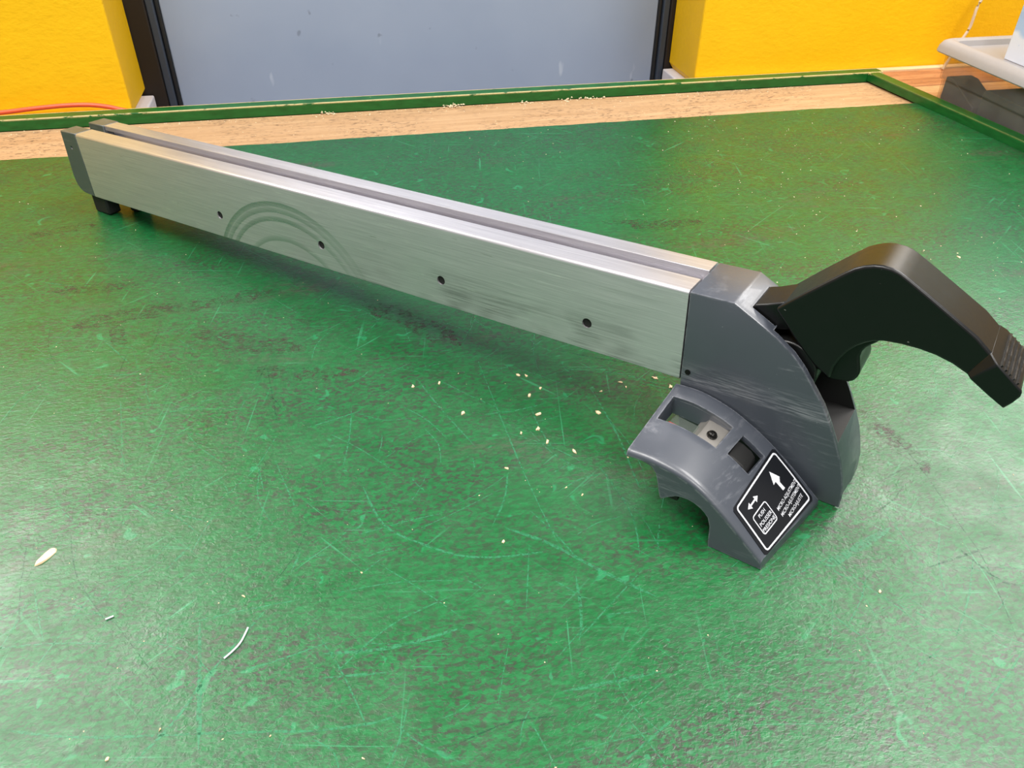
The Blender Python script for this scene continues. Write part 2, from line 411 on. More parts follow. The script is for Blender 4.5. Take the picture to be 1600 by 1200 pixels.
# ------------------------------------------------------------------ the bench
bench = empty('workbench', (0.1, .5, -.9))
tag(bench, 'green painted wooden workbench with a bare plywood strip and raised green edge rails', 'workbench')
def bb(name, lo, hi, mat, b=0.0): return box(name, [lo[0] - .1, lo[1] - .5, lo[2] + .9], [hi[0] - .1, hi[1] - .5, hi[2] + .9], mat, bench, b)
bb('bench_top', (-1.2, -.6, -.045), (.823, 1.1235, -.003), M_ply)
for x in (-1.1, .70):
    for y in (-.5, 1.0): bb('leg', (x, y, -.9), (x + .08, y + .08, -.046), M_plank)
bb('plank', (.8235, .985, -.045), (1.3, 1.088, -.0015), M_plank2, .001)
bb('plank', (.8235, 1.0895, -.045), (1.3, 1.164, -.0010), M_plank, .001)
bb('plank', (.8235, -.6, -.045), (1.3, .9835, -.0015), M_plank2, .001)
bb('plank', (-1.2, 1.1445, -.045), (.823, 1.164, -.0010), M_plank, .001)
bb('batten', (-1.2, 1.1645, -.045), (1.3, 1.1785, .0015), M_batten, .0008)

# painted sheet with a ragged rear edge, and the fresh scratches in its paint (second and third material)
def rail_x(y): return .797 + (1.115 - y) * .095
vs = []; fs = []; mats = []
N = 220; xs = np.linspace(-1.2, rail_x(1.014) - .0004, N)
rag = np.convolve(rng.normal(0, 1, N + 8), np.ones(5) / 5, 'valid')[:N] * .0016
for x, rg in zip(xs, rag):
    y = 1.0135 + rg * (1 if abs(rg) > .0006 else .3)
    vs += [(x, y, 0.0), (x, y, -.0029)]
top_n = len(vs)
for i in range(N - 1): fs.append((2 * i, 2 * i + 1, 2 * i + 3, 2 * i + 2)); mats.append(0)
corner = [(rail_x(-.6) - .0004, -.6), (-1.2, -.6)]
for x, y in corner: vs += [(x, y, 0.0), (x, y, -.0029)]
a = 2 * (N - 1)
fs += [(a, a + 1, a + 3, a + 2), (a + 2, a + 3, a + 5, a + 4), (a + 4, a + 5, 1, 0)]; mats += [0, 0, 0]
fs.append(tuple(2 * i for i in range(N)) + (a + 2, a + 4)); mats.append(0)
SCR = {
'A': (1, .0016, [(-.0158, .3799), (-.005, .3439), (.0162, .3241), (.0373, .3108), (.0592, .3054), (.086, .3041)]),
'B': (1, .0022, [(.0674, .3269), (.0911, .3091), (.1152, .2836), (.1399, .2602)]),
'C': (1, .0014, [(.158, .4493), (.1611, .3965), (.1596, .3574), (.1594, .3441)]),
'D': (1, .0009, [(.0804, .5066), (.0884, .3777), (.0961, .3056)]),
'E': (1, .0012, [(.0781, .3735), (.0714, .351), (.0602, .331)]),
'G': (1, .0016, [(-.0724, .2948), (-.099, .26), (-.1146, .235), (-.1307, .2175)]),
'H': (1, .0013, [(-.1946, .2479), (-.1551, .2359), (-.0901, .2251), (-.0453, .217)]),
'I': (1, .0022, [(-.1079, .2934), (-.104, .2537), (-.1011, .2186)]),
'J': (1, .0018, [(-.0447, .2597), (-.0151, .2565), (.0017, .2571), (.0314, .2613)]),
'K': (1, .0014, [(-.0449, .2454), (-.0097, .242)]),
'L': (1, .0012, [(-.0513, .2175), (-.0211, .2161), (-.0086, .2176)]),
'M': (1, .0011, [(.1264, .1913), (.1061, .1805), (.0891, .172)]),
'P': (1, .0008, [(.0787, .3116), (.0659, .2628)]),
'Q': (1, .0019, [(.0741, .2141), (.1009, .2142), (.127, .2152)]),
'R': (1, .0014, [(-.1179, .3508), (-.1302, .3336)]), 'S': (1, .0013, [(-.0547, .3331), (-.06, .3172)]),
'T': (1, .0016, [(.0997, .2829), (.0955, .2569), (.09, .2413)]), 'U': (1, .0012, [(-.2125, .5908), (-.1838, .5492)]),
'V': (1, .0014, [(-.2868, .6997), (-.2511, .6837)]), 'W': (1, .0010, [(.1383, .3743), (.1465, .3248), (.1405, .2892)]),
'X': (1, .0012, [(.0306, .4905), (.0445, .4483), (.0625, .4023)]), 'Y': (1, .0012, [(-.007, .3187), (-.0224, .3073)]),
'Z': (1, .0012, [(.2179, .2569), (.2523, .2679)]), 'O': (1, .0060, [(.2444, .2612), (.2651, .2684), (.2985, .2809)]),
'N': (2, .0007, [(.3499, .3736), (.3505, .3324), (.3428, .2748), (.3381, .2449), (.3198, .1952)]),
'N2': (2, .0015, [(.329, .2617), (.3375, .233), (.3488, .2261)]), 'N3': (2, .0015, [(.2982, .248), (.3556, .2564)]),
'D1': (2, .0006, [(-.2017, .3081), (-.2081, .3353), (-.215, .3804)]), 'D2': (2, .0007, [(-.1906, .3756), (-.1793, .3387), (-.1575, .3034)]),
'D3': (2, .0006, [(-.1566, .3074), (-.1198, .2533)])}
def strip(mi, wd, pts):
    pts = cr(pts, 8); k0 = len(vs); n = len(pts); z = .00005
    for i, p in enumerate(pts):
        q = np.array(pts[min(i + 1, n - 1)]) - np.array(pts[max(i - 1, 0)]); q = q / (np.linalg.norm(q) + 1e-9); nn = np.array((-q[1], q[0]))
        w = wd * .5 * (min(1, i / 4 + .15) * min(1, (n - 1 - i) / 4 + .15)) * (.75 + .5 * random.random())
        vs.append((*(np.array(p) + nn * w), z)); vs.append((*(np.array(p) - nn * w), z))
    for i in range(n - 1): fs.append((k0 + 2 * i, k0 + 2 * i + 1, k0 + 2 * i + 3, k0 + 2 * i + 2)); mats.append(mi)
for mi, wd, pts in SCR.values(): strip(mi, wd, pts)
SMEAR = [(.020, [(-0.2415, 0.6138), (-0.1986, 0.6257), (-0.137, 0.6328), (-0.0724, 0.6415)]), (.016, [(-0.3211, 0.7934), (-0.2945, 0.8055), (-0.2594, 0.8106)]), (.014, [(-0.2714, 0.6796), (-0.234, 0.6781), (-0.1961, 0.6766)]), (.010, [(-0.2077, 0.6192), (-0.1998, 0.5884), (-0.1924, 0.573)]), (.022, [(-0.1427, 0.5869), (-0.1009, 0.5646), (-0.0504, 0.5455)]), (.018, [(0.342, 0.39), (0.3491, 0.3526), (0.3514, 0.3195)]), (.020, [(0.2493, 0.7257), (0.2982, 0.7059), (0.3544, 0.706)]), (.020, [(-0.0064, 0.6121), (0.0342, 0.5727), (0.0707, 0.5267)]), (.016, [(-0.0891, 0.5265), (-0.0601, 0.5123), (-0.0119, 0.5072)])]
for wd, pts in SMEAR: strip(3, wd, pts)                     # brown rubbed-in smears
for i in range(380):                             # hairline scratches all over the working area
    x, y = random.uniform(-.3, .5), random.uniform(.14, .62); a = random.choice((.1, .5, 1.2, 1.9, 2.6)) + random.gauss(0, .3); l = random.uniform(.012, .075); c = random.gauss(0, .05) * l
    d = np.array((math.cos(a), math.sin(a))); nn = np.array((-d[1], d[0])); p = np.array((x, y))
    strip(1 if random.random() < .95 else 2, random.uniform(.0004, .0010), [tuple(p), tuple(p + d * l * .5 + nn * c), tuple(p + d * l)])
vs = [(x - .1, y - .5, z + .9) for x, y, z in vs]
bd = from_py('painted_board', vs, fs, [M_board, mat_scratch('fresh_paint_scratch', (.040, .26, .12), .475), mat_scratch('dark_paint_scratch', (.010, .075, .035), .50), mat_smear()], bench, sm=False, recalc=False)
for p, m in zip(bd.data.polygons, mats): p.material_index = m
bm = bmesh.new(); bm.from_mesh(bd.data)
for f in bm.faces:
    if abs(f.normal.z) > .5 and f.normal.z < 0: f.normal_flip()
bm.to_mesh(bd.data); bm.free()

bb('edge_rail', (-1.2, 1.1245, -.003), (.822, 1.1440, .0118), M_trim, .0008)
# side rail, running very slightly out of square
def quadprism(name, pts, z0, z1, mat, parent, off, b):
    n = len(pts); v = [(x - off[0], y - off[1], z0 - off[2]) for x, y in pts] + [(x - off[0], y - off[1], z1 - off[2]) for x, y in pts]
    f = [tuple(range(n))[::-1], tuple(range(n, 2 * n))] + [(i, (i + 1) % n, n + (i + 1) % n, n + i) for i in range(n)]
    o = from_py(name, v, f, mat, parent, sm=bool(b))
    if b: bev(o, b)
    return o
quadprism('edge_rail', [(rail_x(1.1242), 1.1242), (rail_x(-.6), -.6), (rail_x(-.6) + .019, -.6), (rail_x(1.1242) + .019, 1.1242)], -.0009, .0118, M_trim, bench, (.1, .5, -.9), .0008)

# ------------------------------------------------------------------ the rip fence
T = P0 + S * BASE.x + Vv * BASE.y + Wd * BASE.z
fence = empty('saw_fence')
fence.matrix_world = Matrix(((S.x, Vv.x, Wd.x, T.x), (S.y, Vv.y, Wd.y, T.y), (S.z, Vv.z, Wd.z, T.z), (0, 0, 0, 1)))
tag(fence, 'long brushed aluminium table saw fence with grey clamp head and black lever', 'saw fence')

def prism(name, layers, mat=None, parent=None, sm=True, ang=32):
    """layers: list of (v, [(s, w), ...]) of equal length: skins them from front to back"""
    n = len(layers[0][1]); vs = []; fs = []
    for v, pts in layers: vs += [L(p[0], v if len(p) < 3 else p[2], p[1]) for p in pts]
    for k in range(len(layers) - 1):
        for i in range(n): fs.append((k * n + i, k * n + (i + 1) % n, (k + 1) * n + (i + 1) % n, (k + 1) * n + i))
    fs.append(tuple(range(n))[::-1]); fs.append(tuple((len(layers) - 1) * n + i for i in range(n)))
    return from_py(name, vs, fs, mat, parent, sm, ang)
def lbox(name, s0, s1, v0, v1, w0, w1, mat=None, parent=None, b=0.0):
    return box(name, L(s0, v0, w0), L(s1, v1, w1), mat, parent, b)
def cyl_v(name, s, w, r, v0, v1, mat=None, parent=None, n=20):
    return prism(name, [(v0, [(s + r * math.cos(2 * PI * k / n), w + r * math.sin(2 * PI * k / n)) for k in range(n)]), (v1, [(s + r * math.cos(2 * PI * k / n), w + r * math.sin(2 * PI * k / n)) for k in range(n)])], mat, parent)
# bar: closed box section with a T-slot in its top, swept along the bar
BL, BH, BW = .6405, .064, .0482
def section(shrink=0.0):
    r = .0024; q = []
    def arc(cv, cw, a0, a1, n=5):
        for k in range(n + 1):
            a = math.radians(a0 + (a1 - a0) * k / n); q.append((cv + r * math.cos(a), cw + r * math.sin(a)))
    arc(r, -r, 180, 90); q.extend([(.0183, 0), (.0185, -.0003), (.0185, -.0045), (.0120, -.0050), (.0120, -.0130), (.0400, -.0130), (.0400, -.0050), (.0320, -.0045), (.0320, -.0003), (.0322, 0)])
    arc(BW - r, -r, 90, 0)
    q.extend([(BW, -BH + .0008), (BW - .0008, -BH), (.0008, -BH), (0, -BH + .0008)])
    return q
def sweep_s(name, sec, s0, s1, mat, parent):
    n = len(sec); vs = [L(s0, v, w) for v, w in sec] + [L(s1, v, w) for v, w in sec]
    fs = [tuple(range(n)), tuple(range(n, 2 * n))[::-1]] + [(i, (i + 1) % n, n + (i + 1) % n, n + i) for i in range(n)]
    return from_py(name, vs, fs, mat, parent)
bar = sweep_s('bar', section(), -BL, -.0007, M_alu, fence)
HOLES = [(-.4415, -.0425), (-.3168, -.0428), (-.1933, -.0428), (-.0694, -.0428)]
cut(bar, [cyl_v('h', s, w, .0036, -.004, .009, M_holeshade) for s, w in HOLES])
for s, w in HOLES: cyl_v('hole_shade_disc', s, w, .00358, .0011, .0085, M_holeshade, bar)  # dark discs set just inside each hole, painting in its shade
# far end cap, slotted like the bar, rounded lower corner
def arc2(c, r, a0, a1, n=7): return [(c[0] + r * math.cos(math.radians(a0 + (a1 - a0) * k / n)), c[1] + r * math.sin(math.radians(a0 + (a1 - a0) * k / n))) for k in range(n + 1)]
capol = [(-.6408, 0.0003), (-.6655, 0.0003), (-.6690, -.046)] + arc2((-.6545, -.0485), .0142, 175, 262) + [(-.6408, -.0636)]
cap = prism('end_cap', [(-.0002, capol), (BW + .0003, capol)], M_cap, fence)
cut(cap, [lbox('h', -.68, -.63, .0178, .0305, -.020, .01), cyl_v('h', -.6545, -.0154, .0013, -.01, .004)])
bev(cap, .0008, 2)
lbox('foot', -.6560, -.6315, .004, .018, wt(-.645, .01), -.0632, M_rubber, fence, .002)
lbox('foot', -.6260, -.6150, .024, .040, wt(-.62, .035), -.0632, M_rubber, fence, .002)

# clamp head: cast channel body with two cheeks and an open slot for the lever
FO = [(.0278, 0.0), (.0433, -.0085), (.0550, -.0152), (.0661, -.0233), (.0735, -.0310), (.0798, -.0394), (.0893, -.0524), (.0955, -.0640)]
LO = [(.1013, -.0765), (.1064, -.0894), (.1095, -.1010), (.1112, -.1093), (.1118, -.1180)]
def vfold(w): return .004 * max(0.0, (-.064 - w) / .0595)
fr = [L(s, -.0004, w) for s, w in [(0, -.064), (0, -.0002)] + FO]
fr2 = [L(s, vfold(w) - .0004, w) for s, w in LO] + [L(.1118, .0036, wt(.1118, .0036)), L(.002, .0036, wt(.002, .0036))]
bk = [L(s, .0474, w) for s, w in [(0, -.064), (0, -.0002)] + FO] + [L(s, .0474, w) for s, w in LO] + [L(.1118, .0474, wt(.1118, .0474)), L(.002, .0474, wt(.002, .0474))]
nf, nl = len(fr), len(fr2); n = nf + nl
hv = fr + fr2 + bk
hf = [tuple(range(nf)), (0, nf - 1) + tuple(range(nf, n)), tuple(range(n, 2 * n))[::-1]] + [(i, (i + 1) % n, n + (i + 1) % n, n + i) for i in range(n)]
head = from_py('clamp_head', hv, hf, M_cast, fence)
bev(head, .0011, 2, 28); bake(head)
slot_up = prism('h', [(.0085, [(.0362, .03), (.0362, -.030), (.056, -.030), (.0535, -.0165), (.0507, -.0122), (.0640, .03)]), (.0390, [(.0362, .03), (.0362, -.030), (.056, -.030), (.0535, -.0165), (.0507, -.0122), (.0640, .03)])], M_holeshade)
slot_dn = prism('h', [(.0040, [(.0500, -.0150), (.0420, -.030), (.050, -.060), (.066, -.0785), (.0900, -.0765), (.1090, -.0770), (.16, -.0740), (.16, .0), (.07, .0)]), (.0440, [(.0500, -.0150), (.0420, -.030), (.050, -.060), (.066, -.0785), (.0900, -.0765), (.1090, -.0770), (.16, -.0740), (.16, .0), (.07, .0)])], M_holeshade)
# hollow that sets the lower front lip back between the cheeks
lip = prism('h', [(.0040, [(.0985, -.0700), (.1035, -.0810), (.1085, -.0990), (.1098, -.140), (.14, -.140), (.14, -.07)]), (.0300, [(.0985, -.0700), (.1050, -.0830), (.1105, -.1000), (.1112, -.140), (.14, -.140), (.14, -.07)]), (.0436, [(.1100, -.0700), (.1100, -.0830), (.1145, -.1000), (.1150, -.140), (.14, -.140), (.14, -.07)])], M_cast)
cut(head, [slot_up, slot_dn, lip])
head.data.materials.clear(); head.data.materials.append(M_cast); head.data.materials.append(M_rubber)
for p in head.data.polygons:                     # faces inside the lever slot are set black
    vv = [head.data.vertices[i].co + BASE for i in p.vertices]
    inside = all(.0036 < q.y < .0444 for q in vv) and min(q.z for q in vv) > -.0795 and all(q.x > .036 for q in vv)
    p.material_index = 1 if inside else 0
cyl_v('rivet', .0047, -.0566, .0019, -.0007, .002, M_screw, head, 16)

# lever
lo_top = [(.0500, -.0008), (.0660, .0150), (.0824, .0303), (.0868, .0341), (.0913, .0366), (.0958, .0383), (.1004, .0389), (.1050, .0386), (.1093, .0374), (.1143, .0347), (.1240, .0290), (.1340, .0230), (.1527, .0116), (.1616, .0040), (.1700, -.0030), (.1788, -.0098)]
lo_end = [(.1792, -.0130), (.1770, -.0180), (.1738, -.0222), (.1700, -.0208)]
lo_bot = [(.1655, -.0176), (.1545, -.0112), (.1455, -.0070), (.1367, -.0045), (.1280, -.0034), (.1190, -.0032), (.1101, -.0040), (.1050, -.0058), (.1016, -.0078), (.0975, -.0113), (.0940, -.0159), (.0908, -.0220), (.0887, -.0281), (.0876, -.0368)]
lo_left = [(.0772, -.0305), (.0700, -.0235), (.0633, -.0165), (.0560, -.0078)]
lev = lo_top + lo_end + lo_bot + lo_left
lever = prism('clamp_lever', [(.0060, lev), (.0405, lev)], M_black, fence); bev(lever, .0016, 3, 30)
def hook(ds): return [(.0560 + ds, .000), (.0860, -.0020), (.1110, -.0020), (.1067, -.0086), (.1040, -.0112), (.1019, -.0136), (.1004, -.0166), (.1000, -.0201), (.1008, -.0240), (.1019, -.0278), (.1022, -.0310), (.1015, -.0340), (.1000, -.0368), (.0974, -.0384), (.0900, -.0398), (.0850, -.0398), (.0772, -.0318), (.0660, -.0220)]
hk = prism('finger_hook', [(.0112, hook(0)), (.0392, hook(0))], M_black, lever); bev(hk, .0012, 2, 30)
nk = prism('pivot_neck', [(.0100, [(.030, -.022), (.0368, -.0035), (.0440, -.0012), (.0560, .0040), (.0600, -.014)]), (.0375, [(.030, -.022), (.0368, -.0035), (.0440, -.0012), (.0560, .0040), (.0600, -.014)])], M_black, lever); bev(nk, .0010, 2)
cm = cyl_v('pivot_cam', .0610, -.0390, .0195, .0062, .0418, M_black, lever, 40); bev(cm, .0010, 2)
gA = [(.1602, .0052), (.1788, -.0096), (.1794, -.0130), (.1772, -.0182), (.1740, -.0226), (.1655, -.0180), (.1530, -.0098)]
gB = [(.1650, .0014), (.1798, -.0106), (.1796, -.0137), (.1772, -.0186), (.1744, -.0227), (.1661, -.0177), (.1556, -.0108)]
grip = prism('grip', [(.0025, gB), (.0062, gA), (.0403, gA), (.0440, gB)], M_black, lever); bev(grip, .0008, 2, 30)
gd = Vector((.1798 - .1650, 0, -.0106 - .0014)).normalized(); gn = Vector((-gd.z, 0, gd.x))
for k in range(5):
    c = Vector((.1672, .02325, .0000)) + gd * (.0030 * k) ; o = [(c + gd * -.0004 + gn * -.001), (c + gd * -.0004 + gn * .0007), (c + gd * .0004 + gn * .0007), (c + gd * .0004 + gn * -.001)]
    pl = [(p.x, p.z) for p in o]; prism('ridge', [(.0045, pl), (.0420, pl)], M_black, grip, sm=False)

# wing: curved cast shell that rides on the saw's rail, openings for pointer and adjuster
OUT = np.array(cr([(-.0018, -.0745), (.0124, -.0742), (.0233, -.0753), (.0342, -.0777), (.0451, -.0825), (.0564, -.0905), (.068, -.1005), (.0796, -.1113), (.0867, -.1180)], 8))
INN = np.array(cr([(-.0018, -.0672), (.0124, -.0670), (.0218, -.0685), (.0359, -.0729), (.0503, -.0802), (.0624, -.0880), (.0748, -.0976), (.0875, -.1087), (.0995, -.1198)], 8))
VI, VO = -.0010, -.0717
def Es(v): return .0995 - .0128 * (-v / .0717)
def wing_pt(sig, v, h=0.0):
    t = -v / .0717
    si, so = -.0018 + sig * .1013, -.0018 + sig * .0885
    w = (1 - t) * np.interp(si, INN[:, 0], INN[:, 1]) + t * np.interp(so, OUT[:, 0], OUT[:, 1])
    s = -.0018 + sig * (Es(v) + .0018)
    return np.array((s, v, w))
def sig_of(s, v): return (s + .0018) / (Es(v) + .0018)
O1 = (.0393, .4500, -.0375, -.0137); O2 = (.520, .672, -.0350, -.0135)
sg = sorted(set(list(np.linspace(0, 1, 41).round(4)) + [O1[0], O1[1], O2[0], O2[1]]))
vg = sorted(set([VI, -.004, -.008, O1[2], O1[3], O2[2], -.0200, -.0260, -.0310, -.0440, -.0500, -.0560, -.0620, -.0670, -.0690, -.0703, -.0711, -.0715, VO]))
def drop(v):
    x = -v - (.0717 - .0035)
    return 0.0 if x <= 0 else .0035 - math.sqrt(max(.0035 ** 2 - x * x, 0.0))
gv = []; idx = {}
for i, a in enumerate(sg):
    for j, v in enumerate(vg):
        p = wing_pt(a, v); p[2] -= drop(v); idx[i, j] = len(gv); gv.append(L(*p))
ni = len(sg)
for j, v in enumerate(vg):
    s = Es(v) + .0006; idx[ni, j] = len(gv); gv.append(L(s, v, wt(s, v) + .0002))
gf = []
for i in range(ni):
    for j in range(len(vg) - 1):
        if i < ni - 1:
            am, vm = (sg[i] + sg[i + 1]) / 2, (vg[j] + vg[j + 1]) / 2
            if any(o[0] < am < o[1] and o[2] < vm < o[3] for o in (O1, O2)): continue
        gf.append((idx[i, j], idx[i + 1, j], idx[i + 1, j + 1], idx[i, j + 1]))
wing = from_py('rail_wing', gv, gf, M_cast, fence, ang=40, recalc=False)
if wing.data.polygons[5].normal.z < 0: wing.data.flip_normals()
so = wing.modifiers.new('solid', 'SOLIDIFY'); so.thickness = .0036; so.offset = -1.0; so.use_even_offset = True
bev(wing, .0006, 2, 50)
# outer end wall with the arched cut-out for the rail
ep = [(s, w - .0033) for s, w in OUT[::4]] + [(.0869, wt(.0869, VO))] + [(.0575, wt(.0575, VO)), (.0553, -.1255), (.0545, -.1215), (.0540, -.1080), (.0522, -.1020), (.0495, -.0990), (.0469, -.0970), (.0430, -.0951), (.0391, -.0942), (.0350, -.0943), (.0317, -.0951), (.0270, -.0980), (.0238, -.1004), (.0218, -.1009), (.0205, -.0960), (.0190, -.0885), (.0176, -.0835), (.0150, -.0800), (.0110, -.0786), (.0060, -.0782), (.0010, -.0785), (-.0014, -.0785)]
wall = prism('wing_end_wall', [(VO + .0001, ep), (VO + .0040, ep)], M_cast, wing)
bev(wall, .0008, 2, 40)
# inner walls of the pointer pocket
pw_ = [(.0012, -.0700)] + [tuple(wing_pt(a, -.0132)[[0, 2]] - np.array((0, .002))) for a in np.linspace(.05, .45, 9)] + [(.0440, -.0865), (.0012, -.0815)]
prism('pocket_wall', [(-.0135, pw_), (-.0110, pw_)], M_cast, wing)
lbox('pocket_wall', -.0008, .0018, -.0400, -.0110, -.0830, -.0722, M_cast, wing)
pw2 = [(.0445, -.0815), (.0470, -.0825), (.0470, -.0950), (.0445, -.0950)]
prism('pocket_wall', [(-.0420, pw2), (-.0112, pw2)], M_cast, wing)
# pointer: clear tongue with a red hairline on a bent zinc bracket, held by a screw
ptr = prism('pointer_lens', [(-.0372, [(.0058, -.0777), (.0252, -.0812), (.0252, -.0822), (.0058, -.0787)]), (-.0190, [(.0068, -.0777), (.0252, -.0812), (.0252, -.0822), (.0068, -.0787)])], M_clear, fence); bev(ptr, .0004, 2)
prism('red_hairline', [(-.0285, [(.0060, -.0775), (.0252, -.0810), (.0252, -.0811), (.0060, -.0776)]), (-.0279, [(.0060, -.0775), (.0252, -.0810), (.0252, -.0811), (.0060, -.0776)])], M_red, ptr, sm=False)
bp = [(.0215, -.0818), (.0250, -.0800), (.0270, -.0778), (.0290, -.0777), (.0405, -.0812), (.0432, -.0822), (.0432, -.0834), (.0290, -.0789), (.0275, -.0790), (.0250, -.0814), (.0215, -.0830)]
br = prism('pointer_bracket', [(-.0400, bp), (-.0128, bp)], M_steel, fence); bev(br, .0003, 1)
# screw: domed head on a washer, seated square to the bracket
def lathe(name, c, axis, prof, mat, parent, n=24):
    ax = Vector(axis).normalized(); a = ax.cross(Vector((0, 1, 0))).normalized(); b = ax.cross(a); vs = []; fs = []
    for r, h in prof:
        for k in range(n): th = 2 * PI * k / n; vs.append(c + ax * h + r * (math.cos(th) * a + math.sin(th) * b))
    for i in range(len(prof) - 1):
        for k in range(n): fs.append((i * n + k, i * n + (k + 1) % n, (i + 1) * n + (k + 1) % n, (i + 1) * n + k))
    fs.append(tuple(range(n))[::-1]); fs.append(tuple((len(prof) - 1) * n + k for k in range(n)))
    return from_py(name, vs, fs, mat, parent, ang=35)
ax = Vector((.0035 * 8.5, 0, .0115 * 8.5)); c = L(.0338, -.0260, -.0791)
lathe('screw', c, ax, [(.0034, .0), (.0034, .0007), (.0030, .0008), (.0030, .0010), (.0028, .0019), (.0022, .0026), (.0013, .0030), (.0011, .0024), (.0004, .0023)], M_screw, br)
# adjuster thumb block
kb = prism('adjuster_button', [(-.0330, [(.0470, -.0835), (.0515, -.0852), (.0570, -.0884), (.0600, -.0920), (.0600, -.1010), (.0470, -.1010)]), (-.0155, [(.0470, -.0835), (.0515, -.0852), (.0570, -.0884), (.0600, -.0920), (.0600, -.1010), (.0470, -.1010)])], M_rubber, fence); bev(kb, .0012, 2)
lbox('rubber_pad', .0225, .0310, -.0660, -.0560, -.1040, -.0950, M_rubber, wing, .001)

# sticker, following the curve of the wing
CN = dict(uo=(.0634, -.0645), ui=(.0662, -.0025), do=(.0877, -.0670), di=(.0968, -.0045))
def lab(u, d, h):
    a = np.array(CN['uo']) * (1 - u) + np.array(CN['ui']) * u; b = np.array(CN['do']) * (1 - u) + np.array(CN['di']) * u; q = a * (1 - d) + b * d
    f = lambda s, v: wing_pt(sig_of(s, v), v)
    p = f(q[0], q[1]); t1 = f(q[0] + .002, q[1]) - f(q[0] - .002, q[1]); t2 = f(q[0], q[1] + .002) - f(q[0], q[1] - .002)
    nn = np.cross(t1, t2); nn /= np.linalg.norm(nn)
    if nn[2] < 0: nn = -nn
    return L(*(p + nn * h))
def rrect(u0, u1, d0, d1, ru, rd, n=5):
    out = []
    for cu, cdd, a0 in ((u1 - ru, d0 + rd, -90), (u1 - ru, d1 - rd, 0), (u0 + ru, d1 - rd, 90), (u0 + ru, d0 + rd, 180)):
        for k in range(n + 1):
            a = math.radians(a0 + 90 * k / n); out.append((cu + ru * math.cos(a), cdd + rd * math.sin(a)))
    return out
def dens(poly, m=6):
    out = []
    for i, p in enumerate(poly):
        q = poly[(i + 1) % len(poly)]; l = math.hypot(q[0] - p[0], q[1] - p[1]); k = max(1, int(l / .06))
        for j in range(k): out.append((p[0] + (q[0] - p[0]) * j / k, p[1] + (q[1] - p[1]) * j / k))
    return out
def label_sheet(name, mat, parent):
    G = 24; vs = []; fs = []; 
    for lev_, h in ((0, .00045), (1, -.0002)):
        for i in range(G + 1):
            d = i / G; e = .045; k = 0.0
            if d < e: k = (1 - math.sqrt(max(0, 1 - ((e - d) / e) ** 2))) * .03
            if d > 1 - e: k = (1 - math.sqrt(max(0, 1 - ((d - 1 + e) / e) ** 2))) * .03
            for j in range(G + 1): vs.append(lab(k + (1 - 2 * k) * j / G, d, h))
    o = (G + 1) ** 2
    for i in range(G):
        for j in range(G): a = i * (G + 1) + j; fs += [(a, a + 1, a + G + 2, a + G + 1), (o + a, o + a + G + 1, o + a + G + 2, o + a + 1)]
    ring = [j for j in range(G + 1)] + [i * (G + 1) + G for i in range(1, G + 1)] + [G * (G + 1) + j for j in range(G - 1, -1, -1)] + [i * (G + 1) for i in range(G - 1, 0, -1)]
    for i, a in enumerate(ring): b = ring[(i + 1) % len(ring)]; fs.append((a, b, o + b, o + a))
    return from_py(name, vs, fs, mat, parent, ang=40)
HP = .0006
def band(name, outer, inner, parent):
    n = len(outer); vs = [lab(u, d, HP) for u, d in outer] + [lab(u, d, HP) for u, d in inner]
    return from_py(name, vs, [(i, (i + 1) % n, n + (i + 1) % n, n + i) for i in range(n)], M_print, parent, sm=False)
def rband(name, u0, u1, d0, d1, ru, rd, tu, td, parent):
    def sub(p):
        out = []
        for i, a in enumerate(p):
            b = p[(i + 1) % len(p)]; k = 8 if i % 6 == 5 else 1
            out += [(a[0] + (b[0] - a[0]) * j / k, a[1] + (b[1] - a[1]) * j / k) for j in range(k)]
        return out
    return band(name, sub(rrect(u0, u1, d0, d1, ru, rd)), sub(rrect(u0 + tu, u1 - tu, d0 + td, d1 - td, max(ru - tu, .004), max(rd - td, .004))), parent)
def flatpoly(name, poly, parent):
    p = dens(poly); bm = bmesh.new(); f = bm.faces.new([bm.verts.new((u, d, 0)) for u, d in p]); bmesh.ops.triangulate(bm, faces=[f])
    for v in bm.verts: v.co = lab(v.co.x, v.co.y, HP)
    me = bpy.data.meshes.new(name); bm.to_mesh(me); bm.free(); return link(name, me, M_print, parent)
stick = label_sheet('sticker', M_label, fence); stick['label'] = 'black sticker with white arrows and MICRO ADJUSTMENT text'
rband('sticker_border', .042, .965, .038, .962, .045, .07, .019, .030, stick)
rband('push_box', .140, .422, .378, .750, .035, .055, .011, .019, stick)
flatpoly('arrow', [(.719, .165), (.792, .355), (.743, .350), (.757, .534), (.712, .534), (.700, .350), (.650, .357)], stick)
da = [(.163, .236), (.225, .178), (.225, .221), (.318, .221), (.318, .176), (.380, .235), (.318, .294), (.318, .251), (.225, .251), (.225, .296)]
from_py('double_arrow', [lab(u, d, HP) for u, d in da], [(0, 1, 2), (0, 2, 8), (0, 8, 9), (2, 3, 7, 8), (3, 4, 5), (3, 5, 7), (7, 5, 6)], M_print, stick, sm=False, recalc=False)
